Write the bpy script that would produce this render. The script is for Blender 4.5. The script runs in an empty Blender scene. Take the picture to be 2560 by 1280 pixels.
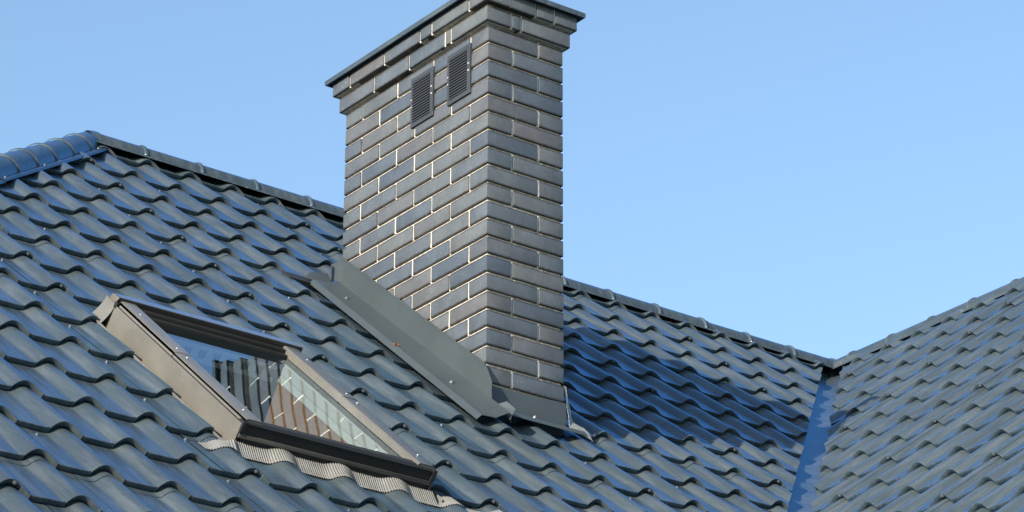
import bpy, bmesh, math, random
import numpy as np
from mathutils import Vector, Matrix, noise
random.seed(7)
rad = math.radians
scn = bpy.context.scene
COL = scn.collection

# ------------------------------------------------------------------ camera
CAM = Vector((-7.07137, -9.68859, -6.33741))
YAW, PITCH, ROLL, FPX = 0.63875, 0.41703, 0.00304, 8337.54
Fv = Vector((math.sin(YAW)*math.cos(PITCH), math.cos(YAW)*math.cos(PITCH), math.sin(PITCH)))
R0 = Vector((math.cos(YAW), -math.sin(YAW), 0)); U0 = R0.cross(Fv)
Rv = R0*math.cos(ROLL)+U0*math.sin(ROLL); Uv = -R0*math.sin(ROLL)+U0*math.cos(ROLL)
cd = bpy.data.cameras.new('camera'); cam = bpy.data.objects.new('camera', cd); COL.objects.link(cam)
cam.matrix_world = Matrix(((Rv.x, Uv.x, -Fv.x, CAM.x), (Rv.y, Uv.y, -Fv.y, CAM.y), (Rv.z, Uv.z, -Fv.z, CAM.z), (0, 0, 0, 1)))
cd.sensor_width = 36; cd.sensor_fit = 'HORIZONTAL'; cd.lens = FPX/2560*36
cd.clip_start = .1; cd.clip_end = 4000
scn.camera = cam

# ------------------------------------------------------------------ sky, sun, exposure
SUN_AZ, SUN_EL = rad(20.5), rad(18.0)          # light travels towards (cos, sin) of SUN_AZ
SUN = Vector((-math.cos(SUN_AZ)*math.cos(SUN_EL), -math.sin(SUN_AZ)*math.cos(SUN_EL), math.sin(SUN_EL)))
world = bpy.data.worlds.new('World'); scn.world = world; world.use_nodes = True
wn = world.node_tree.nodes; wl = world.node_tree.links
sky = wn.new('ShaderNodeTexSky'); sky.sky_type = 'NISHITA'; sky.sun_disc = False
sky.sun_elevation = SUN_EL; sky.sun_rotation = math.atan2(SUN.x, SUN.y)
sky.altitude = 200; sky.air_density = 1.25; sky.dust_density = 0.8; sky.ozone_density = 2.7
bg = wn['Background']; bg.inputs['Strength'].default_value = 0.15
wl.new(sky.outputs[0], bg.inputs['Color'])
sl = bpy.data.lights.new('sun', 'SUN'); sl.energy = 5.0; sl.angle = rad(.53); sl.color = (1, .945, .86)
so = bpy.data.objects.new('sun', sl); COL.objects.link(so)
so.rotation_euler = (-SUN).to_track_quat('-Z', 'Y').to_euler()
vs = scn.view_settings
scn.display_settings.display_device = 'sRGB'
vs.view_transform = 'Standard'; vs.look = 'None'; vs.exposure = 0.77; vs.gamma = 1; vs.use_curve_mapping = False
scn.cycles.max_bounces = 8; scn.cycles.transparent_max_bounces = 12

# ------------------------------------------------------------------ measured layout
Z0, T = -1.65022, 0.81464                      # crest plane of the main slope: z = Z0 + T*y
TH = math.atan(T); CT, ST = math.cos(TH), math.sin(TH)
WV, STP = 0.22562, 0.35011                     # wave width and step length of the metal tiles
X0, S0 = -1.39455, 1.48906
YR, J, AX = 2.36537, 3.99328, -0.51757
YB0, LB0 = 0.2057, 2.32029
ZR = Z0+T*YR
WALLZ = 0.0250                                 # wave height
RIS = 0.0200                                   # riser height of a step
EAVE = 7.3                                     # slope length from ridge to eave
CW, CD = 0.38, 1.03                            # chimney plan
HC, HB = 0.07816, 0.0676                       # course height, brick height

# ------------------------------------------------------------------ helpers
def tag(o, label=None, cat=None, kind=None, group=None):
    if label: o['label'] = label
    if cat: o['category'] = cat
    if kind: o['kind'] = kind
    if group: o['group'] = group
    return o
def empty(name, loc=(0, 0, 0)):
    o = bpy.data.objects.new(name, None); COL.objects.link(o); o.location = loc
    o.empty_display_size = .2
    return o
def link(name, me, parent=None, M=None, mat=None):
    o = bpy.data.objects.new(name, me); COL.objects.link(o)
    if mat and not me.materials: me.materials.append(mat)
    if parent:
        o.parent = parent
        base = Matrix.Translation(parent_loc(parent)).inverted()
        o.matrix_basis = base @ (M or Matrix())
    elif M: o.matrix_basis = M
    return o
_pl = {}
def parent_loc(p):
    v = Vector((0, 0, 0))
    q = p
    while q:
        v = v+q.matrix_basis.translation if q.type == 'EMPTY' else v
        if q.type != 'EMPTY' and q.name in _pl: v = _pl[q.name]; break
        q = q.parent
    return v
def finish(bm, name, mat, parent=None, M=None, smooth=True, angle=35):
    me = bpy.data.meshes.new(name); bm.normal_update(); bm.to_mesh(me); bm.free()
    me.materials.append(mat)
    if smooth:
        me.polygons.foreach_set('use_smooth', [True]*len(me.polygons))
        try: me.set_sharp_from_angle(angle=rad(angle))
        except Exception: pass
    return link(name, me, parent, M)
def box(bm, a, b, M=None, bev=0.0, seg=1):
    a, b = [min(p, q) for p, q in zip(a, b)], [max(p, q) for p, q in zip(a, b)]
    vs_ = [bm.verts.new((x, y, z)) for x in (a[0], b[0]) for y in (a[1], b[1]) for z in (a[2], b[2])]
    fs = [(0, 1, 3, 2), (4, 6, 7, 5), (0, 4, 5, 1), (2, 3, 7, 6), (0, 2, 6, 4), (1, 5, 7, 3)]
    f_ = [bm.faces.new([vs_[i] for i in f]) for f in fs]
    geo = vs_
    if bev:
        es = list({e for f in f_ for e in f.edges})
        r = bmesh.ops.bevel(bm, geom=es, offset=bev, segments=seg, affect='EDGES', profile=.6)
        geo = list({v for f in r['faces'] for v in f.verts} | {v for v in vs_ if v.is_valid})
    if M: bmesh.ops.transform(bm, matrix=M, verts=geo)
    return geo
def sheet(bm, rows, thick=0.0, nrm=None):
    """grid of points rows[i][j] -> faces; with thick a second skin along nrm and closed rims"""
    V = [[bm.verts.new(p) for p in r] for r in rows]
    n, m = len(V), len(V[0])
    for i in range(n-1):
        for j in range(m-1):
            bm.faces.new((V[i][j], V[i][j+1], V[i+1][j+1], V[i+1][j]))
    if thick:
        d = Vector(nrm)*(-thick)
        W = [[bm.verts.new(Vector(p)+d) for p in r] for r in rows]
        for i in range(n-1):
            for j in range(m-1):
                bm.faces.new((W[i][j], W[i+1][j], W[i+1][j+1], W[i][j+1]))
        for i in range(n-1):
            bm.faces.new((V[i][0], V[i+1][0], W[i+1][0], W[i][0]))
            bm.faces.new((V[i][m-1], W[i][m-1], W[i+1][m-1], V[i+1][m-1]))
        for j in range(m-1):
            bm.faces.new((V[0][j], W[0][j], W[0][j+1], V[0][j+1]))
            bm.faces.new((V[n-1][j], V[n-1][j+1], W[n-1][j+1], W[n-1][j]))
    return V
def project(p):
    d = Vector(p)-CAM; w = d.dot(Fv)
    return 1280+FPX*d.dot(Rv)/w, 640-FPX*d.dot(Uv)/w, w

# roof frames: local X along the eave, Y up the slope, Z off the roof; origin on the crest plane
MA = Matrix(((1, 0, 0, 0), (0, CT, -ST, 0), (0, ST, CT, Z0), (0, 0, 0, 1)))            # L = 0 at y = 0
MB_ = Matrix(((0, CT, -ST, J), (-1, 0, 0, 0), (0, ST, CT, ZR), (0, 0, 0, 1)))          # L = 0 at the wing ridge
NA = Vector((0, -ST, CT)); NB = Vector((-ST, 0, CT))

# ------------------------------------------------------------------ materials
def mat(name, base, rough=.4, spec=.5, metal=0.0, coat=0.0):
    m = bpy.data.materials.new(name); m.use_nodes = True
    b = m.node_tree.nodes['Principled BSDF']
    b.inputs['Base Color'].default_value = (*base, 1); b.inputs['Roughness'].default_value = rough
    b.inputs['Specular IOR Level'].default_value = spec; b.inputs['Metallic'].default_value = metal
    b.inputs['Coat Weight'].default_value = coat; b.inputs['Coat Roughness'].default_value = .14
    return m, b, m.node_tree
def N(nt, typ, **kw):
    n = nt.nodes.new(typ)
    for k, v in kw.items():
        if k in n.inputs: n.inputs[k].default_value = v
        else: setattr(n, k, v)
    return n
def noise_node(nt, scale, detail=3, rough=.5, vec=None, stretch=None):
    tc = N(nt, 'ShaderNodeTexCoord'); src = tc.outputs['Object']
    if vec == 'geo': src = N(nt, 'ShaderNodeNewGeometry').outputs['Position']
    if stretch:
        mp = N(nt, 'ShaderNodeMapping'); mp.inputs['Scale'].default_value = stretch
        nt.links.new(src, mp.inputs['Vector']); src = mp.outputs[0]
    n = N(nt, 'ShaderNodeTexNoise'); n.inputs['Scale'].default_value = scale
    n.inputs['Detail'].default_value = detail; n.inputs['Roughness'].default_value = rough
    nt.links.new(src, n.inputs['Vector'])
    return n
def ramp(nt, fac, stops):
    r = N(nt, 'ShaderNodeValToRGB'); e = r.color_ramp.elements
    while len(e) < len(stops): e.new(.5)
    for el, (p, c) in zip(e, stops): el.position = p; el.color = (*c, 1) if len(c) == 3 else c
    nt.links.new(fac, r.inputs[0]); return r
def bump(nt, b, h, strength, dist):
    bp = N(nt, 'ShaderNodeBump'); bp.inputs['Strength'].default_value = strength; bp.inputs['Distance'].default_value = dist
    nt.links.new(h, bp.inputs['Height'])
    prev = b.inputs['Normal'].links
    if prev: nt.links.new(prev[0].from_socket, bp.inputs['Normal'])
    nt.links.new(bp.outputs[0], b.inputs['Normal'])

def schlick(nt, nrm, f0):
    ge = N(nt, 'ShaderNodeNewGeometry'); d = N(nt, 'ShaderNodeVectorMath', operation='DOT_PRODUCT')
    nt.links.new(nrm, d.inputs[0]); nt.links.new(ge.outputs['Incoming'], d.inputs[1])
    a = N(nt, 'ShaderNodeMath', operation='ABSOLUTE'); nt.links.new(d.outputs['Value'], a.inputs[0])
    o = N(nt, 'ShaderNodeMath', operation='SUBTRACT', use_clamp=True); o.inputs[0].default_value = 1; nt.links.new(a.outputs[0], o.inputs[1])
    p = N(nt, 'ShaderNodeMath', operation='POWER'); nt.links.new(o.outputs[0], p.inputs[0]); p.inputs[1].default_value = 5
    m = N(nt, 'ShaderNodeMath', operation='MULTIPLY_ADD'); nt.links.new(p.outputs[0], m.inputs[0]); m.inputs[1].default_value = 1-f0; m.inputs[2].default_value = f0
    return m
def paint(name, c, rough, spots=True, wav=.25, coat=0.0, metal=0.0, edge=None):
    m, b, nt = mat(name, c, rough, .5, 0 if edge else metal, coat)
    tail = None
    n1 = noise_node(nt, 3.1, 4, .6, 'geo')
    rm = ramp(nt, n1.outputs['Fac'], [(.3, tuple(x*.88 for x in c)), (.7, tuple(x*1.12 for x in c))])
    last = rm.outputs[0]
    if metal:   # dust washed down the slope in faint streaks, and each sheet a touch different
        ns = noise_node(nt, 9, 4, .65, None, (3.5, .35, 1)); oi = N(nt, 'ShaderNodeObjectInfo')
        av = N(nt, 'ShaderNodeVectorMath', operation='ADD'); mp_ = ns.inputs['Vector'].links[0].from_node
        nt.links.new(mp_.outputs[0], av.inputs[0]); nt.links.new(oi.outputs['Location'], av.inputs[1]); nt.links.new(av.outputs[0], ns.inputs['Vector'])
        st = ramp(nt, ns.outputs['Fac'], [(.45, (0, 0, 0)), (.75, (.16, .16, .16))])
        m3 = N(nt, 'ShaderNodeMix', data_type='RGBA'); nt.links.new(st.outputs[0], m3.inputs[0]); nt.links.new(last, m3.inputs[6]); m3.inputs[7].default_value = (.34, .34, .32, 1)
        mr3 = N(nt, 'ShaderNodeMapRange'); nt.links.new(oi.outputs['Random'], mr3.inputs[0]); mr3.inputs[3].default_value = .93; mr3.inputs[4].default_value = 1.07
        s3 = N(nt, 'ShaderNodeVectorMath', operation='SCALE'); nt.links.new(m3.outputs[2], s3.inputs[0]); nt.links.new(mr3.outputs[0], s3.inputs['Scale']); last = s3.outputs[0]
    if spots:   # pale dust specks and light dirt
        n2 = noise_node(nt, 150, 1, .5, 'geo')
        sp = ramp(nt, n2.outputs['Fac'], [(.80, (0, 0, 0)), (.83, (1, 1, 1))])
        mx = N(nt, 'ShaderNodeMix', data_type='RGBA'); nt.links.new(sp.outputs[0], mx.inputs[0])
        nt.links.new(last, mx.inputs[6]); mx.inputs[7].default_value = (.42, .42, .40, 1); last = mx.outputs[2]
    nt.links.new(last, b.inputs['Base Color'])
    n3 = noise_node(nt, 5, 3, .6, 'geo')
    rr = N(nt, 'ShaderNodeMapRange'); nt.links.new(n3.outputs['Fac'], rr.inputs[0])
    rr.inputs[3].default_value = rough-(.015 if edge else .06); rr.inputs[4].default_value = rough+(.02 if edge else .08)
    nt.links.new(rr.outputs[0], b.inputs['Roughness'])
    n4 = noise_node(nt, 9, 2, .5, 'geo'); bump(nt, b, n4.outputs['Fac'], wav, .004)
    n5 = noise_node(nt, 900, 2, .5, 'geo'); bump(nt, b, n5.outputs['Fac'], .12, .0004)
    if edge:   # gloss tinted to put a bluer sky reflection into the paint, strongest at grazing angles
        b.inputs['Specular IOR Level'].default_value = 0
        g = N(nt, 'ShaderNodeBsdfGlossy'); g.inputs['Color'].default_value = (*edge, 1);         nt.links.new(rr.outputs[0], g.inputs['Roughness']); nrm = b.inputs['Normal'].links[0].from_socket
        nt.links.new(nrm, g.inputs['Normal']); f = schlick(nt, nrm, metal)
        mx = N(nt, 'ShaderNodeMixShader'); nt.links.new(f.outputs[0], mx.inputs[0]); nt.links.new(b.outputs[0], mx.inputs[1]); nt.links.new(g.outputs[0], mx.inputs[2])
        nt.links.new(mx.outputs[0], nt.nodes['Material Output'].inputs[0])
    return m
M_TILE = paint('tile_paint', (.052, .066, .069), .27, wav=.08, metal=.06, edge=(.28, .62, .98))
M_CAP = paint('ridge_paint', (.046, .060, .064), .24, wav=.15, metal=.06, edge=(.26, .58, .92))
M_FLASH = paint('flashing_paint', (.052, .064, .067), .36, wav=.35)
M_CLAD = paint('window_cladding', (.128, .119, .100), .27, spots=False, wav=.12, metal=.05, edge=(.6, .78, 1.0))
M_DARK, _, _ = mat('black_rubber_and_gap', (.012, .012, .012), .6)
M_SHADECLAD = paint('shaded_cladding', (.015, .0135, .011), .42, spots=False, wav=.2)  # cladding colour darkened for fronts that the sun barely reaches
M_GRILLE = paint('grille_paint', (.035, .039, .046), .5, wav=.1)
M_SCREW, b_, nt_ = mat('screw_zinc', (.13, .145, .15), .38, .5, .4)
M_WHITE, _, _ = mat('rivet_white', (.5, .5, .48), .4)
M_DECK, _, _ = mat('black_backing', (.01, .01, .011), .9, .1)
M_LEAF, _, _ = mat('dry_leaf', (.5, .2, .07), .7)
M_ALU, b_, nt_ = mat('crumpled_alu', (.22, .235, .22), .33, .5, .35)
n_ = noise_node(nt_, 45, 3, .6, 'geo'); bump(nt_, b_, n_.outputs['Fac'], .8, .006)
M_APRON, b_, nt_ = mat('pleated_apron', (.24, .23, .20), .45, .5, .15)
n_ = noise_node(nt_, 20, 4, .6, 'geo'); r_ = ramp(nt_, n_.outputs['Fac'], [(.3, (.14, .137, .124)), (.7, (.215, .21, .195))]); nt_.links.new(r_.outputs[0], b_.inputs['Base Color'])
M_PINE, b_, nt_ = mat('pine_reveal', (.3, .16, .08), .5)
n_ = noise_node(nt_, 6, 4, .6, 'geo', (1, 12, 12)); r_ = ramp(nt_, n_.outputs['Fac'], [(.3, (.20, .10, .05)), (.7, (.27, .15, .08))]); nt_.links.new(r_.outputs[0], b_.inputs['Base Color'])
M_PVC, _, _ = mat('white_reveal', (.42, .42, .40), .4)
M_GREY, _, _ = mat('grey_reveal', (.20, .24, .30), .5)
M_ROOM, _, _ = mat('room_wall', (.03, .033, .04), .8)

# brick: hard burnt clinker, hue per brick, drag marks, specks, scorched arrises
def brick_mat():
    m, b, nt = mat('clinker_brick', (.15, .15, .16), .42, .5)
    oi = N(nt, 'ShaderNodeObjectInfo')
    rm = ramp(nt, oi.outputs['Random'], [(0, (.066, .080, .099)), (.22, (.082, .095, .109)), (.42, (.094, .104, .110)), (.62, (.104, .111, .114)), (.82, (.098, .096, .099)), (1, (.083, .092, .103))])
    rm.color_ramp.interpolation = 'LINEAR'
    n1 = noise_node(nt, 7, 4, .65, 'geo')
    mr = N(nt, 'ShaderNodeMapRange'); nt.links.new(n1.outputs['Fac'], mr.inputs[0]); mr.inputs[1].default_value = .25; mr.inputs[2].default_value = .75; mr.inputs[3].default_value = .72; mr.inputs[4].default_value = 1.22
    n2 = noise_node(nt, 260, 3, .7, 'geo', (1, 1, .12))
    mr2 = N(nt, 'ShaderNodeMapRange'); nt.links.new(n2.outputs['Fac'], mr2.inputs[0]); mr2.inputs[1].default_value = .3; mr2.inputs[2].default_value = .7; mr2.inputs[3].default_value = .82; mr2.inputs[4].default_value = 1.16
    mm = N(nt, 'ShaderNodeMath', operation='MULTIPLY'); nt.links.new(mr.outputs[0], mm.inputs[0]); nt.links.new(mr2.outputs[0], mm.inputs[1])
    sc = N(nt, 'ShaderNodeVectorMath', operation='SCALE'); nt.links.new(rm.outputs[0], sc.inputs[0]); nt.links.new(mm.outputs[0], sc.inputs['Scale'])
    last = sc.outputs[0]
    # scorched lower and upper edges of each brick (kiln marks), from the brick's own coordinates
    tc = N(nt, 'ShaderNodeTexCoord'); sx = N(nt, 'ShaderNodeSeparateXYZ'); nt.links.new(tc.outputs['Object'], sx.inputs[0])
    ab = N(nt, 'ShaderNodeMath', operation='ABSOLUTE'); nt.links.new(sx.outputs['Z'], ab.inputs[0])
    n3 = noise_node(nt, 60, 4, .7, 'geo')
    ad = N(nt, 'ShaderNodeMath', operation='MULTIPLY_ADD'); nt.links.new(n3.outputs['Fac'], ad.inputs[0]); ad.inputs[1].default_value = .013; nt.links.new(ab.outputs[0], ad.inputs[2])
    er = ramp(nt, ad.outputs[0], [(.0320, (1, 1, 1)), (.0385, (.24, .20, .17))])
    mx = N(nt, 'ShaderNodeMix', data_type='RGBA', blend_type='MULTIPLY'); mx.inputs[0].default_value = 1
    nt.links.new(last, mx.inputs[6]); nt.links.new(er.outputs[0], mx.inputs[7]); last = mx.outputs[2]
    n4 = noise_node(nt, 170, 1, .5, 'geo'); sp = ramp(nt, n4.outputs['Fac'], [(.74, (0, 0, 0)), (.78, (1, 1, 1))])
    mx2 = N(nt, 'ShaderNodeMix', data_type='RGBA'); nt.links.new(sp.outputs[0], mx2.inputs[0]); nt.links.new(last, mx2.inputs[6]); mx2.inputs[7].default_value = (.40, .40, .39, 1)
    nt.links.new(mx2.outputs[2], b.inputs['Base Color'])
    bump(nt, b, n2.outputs['Fac'], .35, .0012)
    bump(nt, b, n3.outputs['Fac'], .25, .002)
    return m
M_BRICK = brick_mat()
M_MORTAR, b_, nt_ = mat('mortar', (.5, .45, .38), .9, .2)
n_ = noise_node(nt_, 55, 5, .7, 'geo'); r_ = ramp(nt_, n_.outputs['Fac'], [(.3, (.30, .26, .20)), (.52, (.56, .51, .43)), (.8, (.70, .66, .57))]); nt_.links.new(r_.outputs[0], b_.inputs['Base Color'])
bump(nt_, b_, n_.outputs['Fac'], .9, .004)

# glass: thin, sky reflecting at grazing angles, faintly green, slightly bowed
M_GLASS = bpy.data.materials.new('window_glass'); M_GLASS.use_nodes = True
nt_ = M_GLASS.node_tree; nt_.nodes.clear()
out = N(nt_, 'ShaderNodeOutputMaterial'); mxs = N(nt_, 'ShaderNodeMixShader')
tr = N(nt_, 'ShaderNodeBsdfTransparent'); tr.inputs[0].default_value = (.84, .90, .87, 1)
gl = N(nt_, 'ShaderNodeBsdfGlossy'); gl.inputs['Roughness'].default_value = 0.0; gl.inputs['Color'].default_value = (.74, .90, 1.0, 1)  # mirror colour tinted to deepen the blue of the reflected sky
# reflectance of a pane seen from either side (Schlick), so that sunlight also passes out-in
ge_ = N(nt_, 'ShaderNodeNewGeometry'); dt_ = N(nt_, 'ShaderNodeVectorMath', operation='DOT_PRODUCT')
nt_.links.new(ge_.outputs['Normal'], dt_.inputs[0]); nt_.links.new(ge_.outputs['Incoming'], dt_.inputs[1])
ab_ = N(nt_, 'ShaderNodeMath', operation='ABSOLUTE'); nt_.links.new(dt_.outputs['Value'], ab_.inputs[0])
oc_ = N(nt_, 'ShaderNodeMath', operation='SUBTRACT'); oc_.inputs[0].default_value = 1; nt_.links.new(ab_.outputs[0], oc_.inputs[1])
p5_ = N(nt_, 'ShaderNodeMath', operation='POWER'); nt_.links.new(oc_.outputs[0], p5_.inputs[0]); p5_.inputs[1].default_value = 5
fr = N(nt_, 'ShaderNodeMath', operation='MULTIPLY_ADD'); nt_.links.new(p5_.outputs[0], fr.inputs[0]); fr.inputs[1].default_value = .95; fr.inputs[2].default_value = .05
nz = noise_node(nt_, 2.2, 0.0, .4, None)
bp_ = N(nt_, 'ShaderNodeBump'); bp_.inputs['Strength'].default_value = 1; bp_.inputs['Distance'].default_value = .0010
nt_.links.new(nz.outputs['Fac'], bp_.inputs['Height']); nt_.links.new(bp_.outputs[0], gl.inputs['Normal'])
i1_ = N(nt_, 'ShaderNodeMath', operation='SUBTRACT'); i1_.inputs[0].default_value = 1; nt_.links.new(fr.outputs[0], i1_.inputs[1])
i2_ = N(nt_, 'ShaderNodeMath', operation='MULTIPLY'); nt_.links.new(i1_.outputs[0], i2_.inputs[0]); nt_.links.new(i1_.outputs[0], i2_.inputs[1])
i3_ = N(nt_, 'ShaderNodeMath', operation='SUBTRACT'); i3_.inputs[0].default_value = 1; nt_.links.new(i2_.outputs[0], i3_.inputs[1])   # two panes: 1-(1-F)^2
nt_.links.new(i3_.outputs[0], mxs.inputs[0]); nt_.links.new(tr.outputs[0], mxs.inputs[1]); nt_.links.new(gl.outputs[0], mxs.inputs[2]); nt_.links.new(mxs.outputs[0], out.inputs[0])

M_GROUND, b_, nt_ = mat('dry_lawn', (.06, .06, .035), .95, .1)
n_ = noise_node(nt_, .6, 6, .7, 'geo'); r_ = ramp(nt_, n_.outputs['Fac'], [(.3, (.018, .026, .011)), (.7, (.048, .044, .028))]); nt_.links.new(r_.outputs[0], b_.inputs['Base Color'])
M_PLASTER, b_, nt_ = mat('plaster', (.62, .58, .50), .9, .2)
n_ = noise_node(nt_, 40, 4, .6, 'geo'); bump(nt_, b_, n_.outputs['Fac'], .4, .003)

# ------------------------------------------------------------------ ground and house body (below the frame)
bm = bmesh.new(); sheet(bm, [[(-1500, -1500, -8.05), (1500, -1500, -8.05)], [(-1500, 1500, -8.05), (1500, 1500, -8.05)]])
tag(finish(bm, 'ground', M_GROUND, smooth=False), 'dry lawn around the house far below the roof', kind='structure')
EV = EAVE*CT; ze = ZR-EAVE*ST
bm = bmesh.new()
box(bm, (AX-EV+.6, YR-EV+.6, -8.04), (J+EV-.6, YR+EV-.6, ze+.1))
box(bm, (J-EV+.6, -6.6, -8.04), (J+EV-.6, YR-EV+.59, ze+.1))
tag(finish(bm, 'house_wall', M_PLASTER, smooth=False), 'cream plastered walls below the eaves', kind='structure')

# ------------------------------------------------------------------ one pressed tile (one wave by one step)
HALF = .058
def _h(u):
    q = abs(u)/HALF
    return 0.0 if q >= 1 else WALLZ*(math.cos(q*math.pi)*.5+.5)**.52
PROF = [(u, _h(u)) for u in (-.0565, -.055, -.053, -.050, -.046, -.041, -.035, -.028, -.020, -.012, -.004, .004, .012, .020, .028, .035, .041, .046, .050, .053, .055, .0565)]
PROF = [(-.11281, 0), (-.085, 0), (-.068, .0002), (-.063, .0011), (-.0595, .0026)]+PROF+[(.0595, .0026), (.063, .0011), (.068, .0002), (.085, 0), (.11281, 0)]
KS = 1.0                                       # the pressed steps are cut plumb, so the wave crests sit further up the slope
def tile_rows(x, lbase, seam=False, lap=False):
    """local rows of points for the tile whose lower edge is at slope position lbase"""
    pr = [(a, h, 0.0) for a, h in PROF]
    if seam:   # the side lap: the neighbour sheet lies 2 mm lower, from just past the crest
        pr = [(a, h, 0.0) for a, h in PROF if a < .030]+[(.030, _h(.030), 0.0), (.0302, _h(.0302), -.0030)]+[(a, h, -.0030*max(0, 1-max(0, a-.06)/.05)) for a, h in PROF if a > .033]
    vv = [(.0115, -.0006), (.0080, .0000), (.0055, .0020), (.0, RIS-.0016), (.0002, RIS-.0004), (.0014, RIS), (.010, RIS-.0006), (.06, RIS*.83), (.14, RIS*.60), (.25, RIS*.28), (.335, .0010), (STP+.004, -.0005), (STP+.012, -.0008)]
    if lap:    # here the sheet above ends a finger's width below the riser and shows its edge
        vv = vv[:-3]+[(.312, .0006), (.3125, .0034), (.325, .0030), (STP+.004, .0010), (STP+.012, .0004)]
    rows = []
    for dv, n in vv:
        f = .92+.08*min(1, max(0, (STP-dv)/.12))
        rows.append([Vector((x+a, lbase+dv+KS*h, n+h*f+dz-(WALLZ+RIS))) for a, h, dz in pr])
    return rows
def tile_mesh(name, seam=False, lap=False):
    bm = bmesh.new(); sheet(bm, tile_rows(0, 0, seam, lap))
    bm.normal_update()
    me = bpy.data.meshes.new(name); bm.to_mesh(me); bm.free()
    me.materials.append(M_TILE)
    me.polygons.foreach_set('use_smooth', [True]*len(me.polygons))
    me.set_sharp_from_angle(angle=rad(50))
    return me
def cut(bm, co, no):
    """keep the side the normal points away from"""
    g = bm.verts[:]+bm.edges[:]+bm.faces[:]
    bmesh.ops.bisect_plane(bm, geom=g, plane_co=co, plane_no=no, clear_outer=True, dist=1e-6)

# window opening in roof coordinates of the main slope
WX0, WX1, WL0, WL1 = -1.788, -1.017, -1.395, -.20
HX0, HX1, HL0, HL1 = WX0-.040, WX1+.022, WL0-.055, WL1+.02
CVAL = J-YR; GV = .0563
def in_view(p, m=140):
    u, v, w = project(p); return -m < u < 2560+m and -m < v < 1280+m

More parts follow.
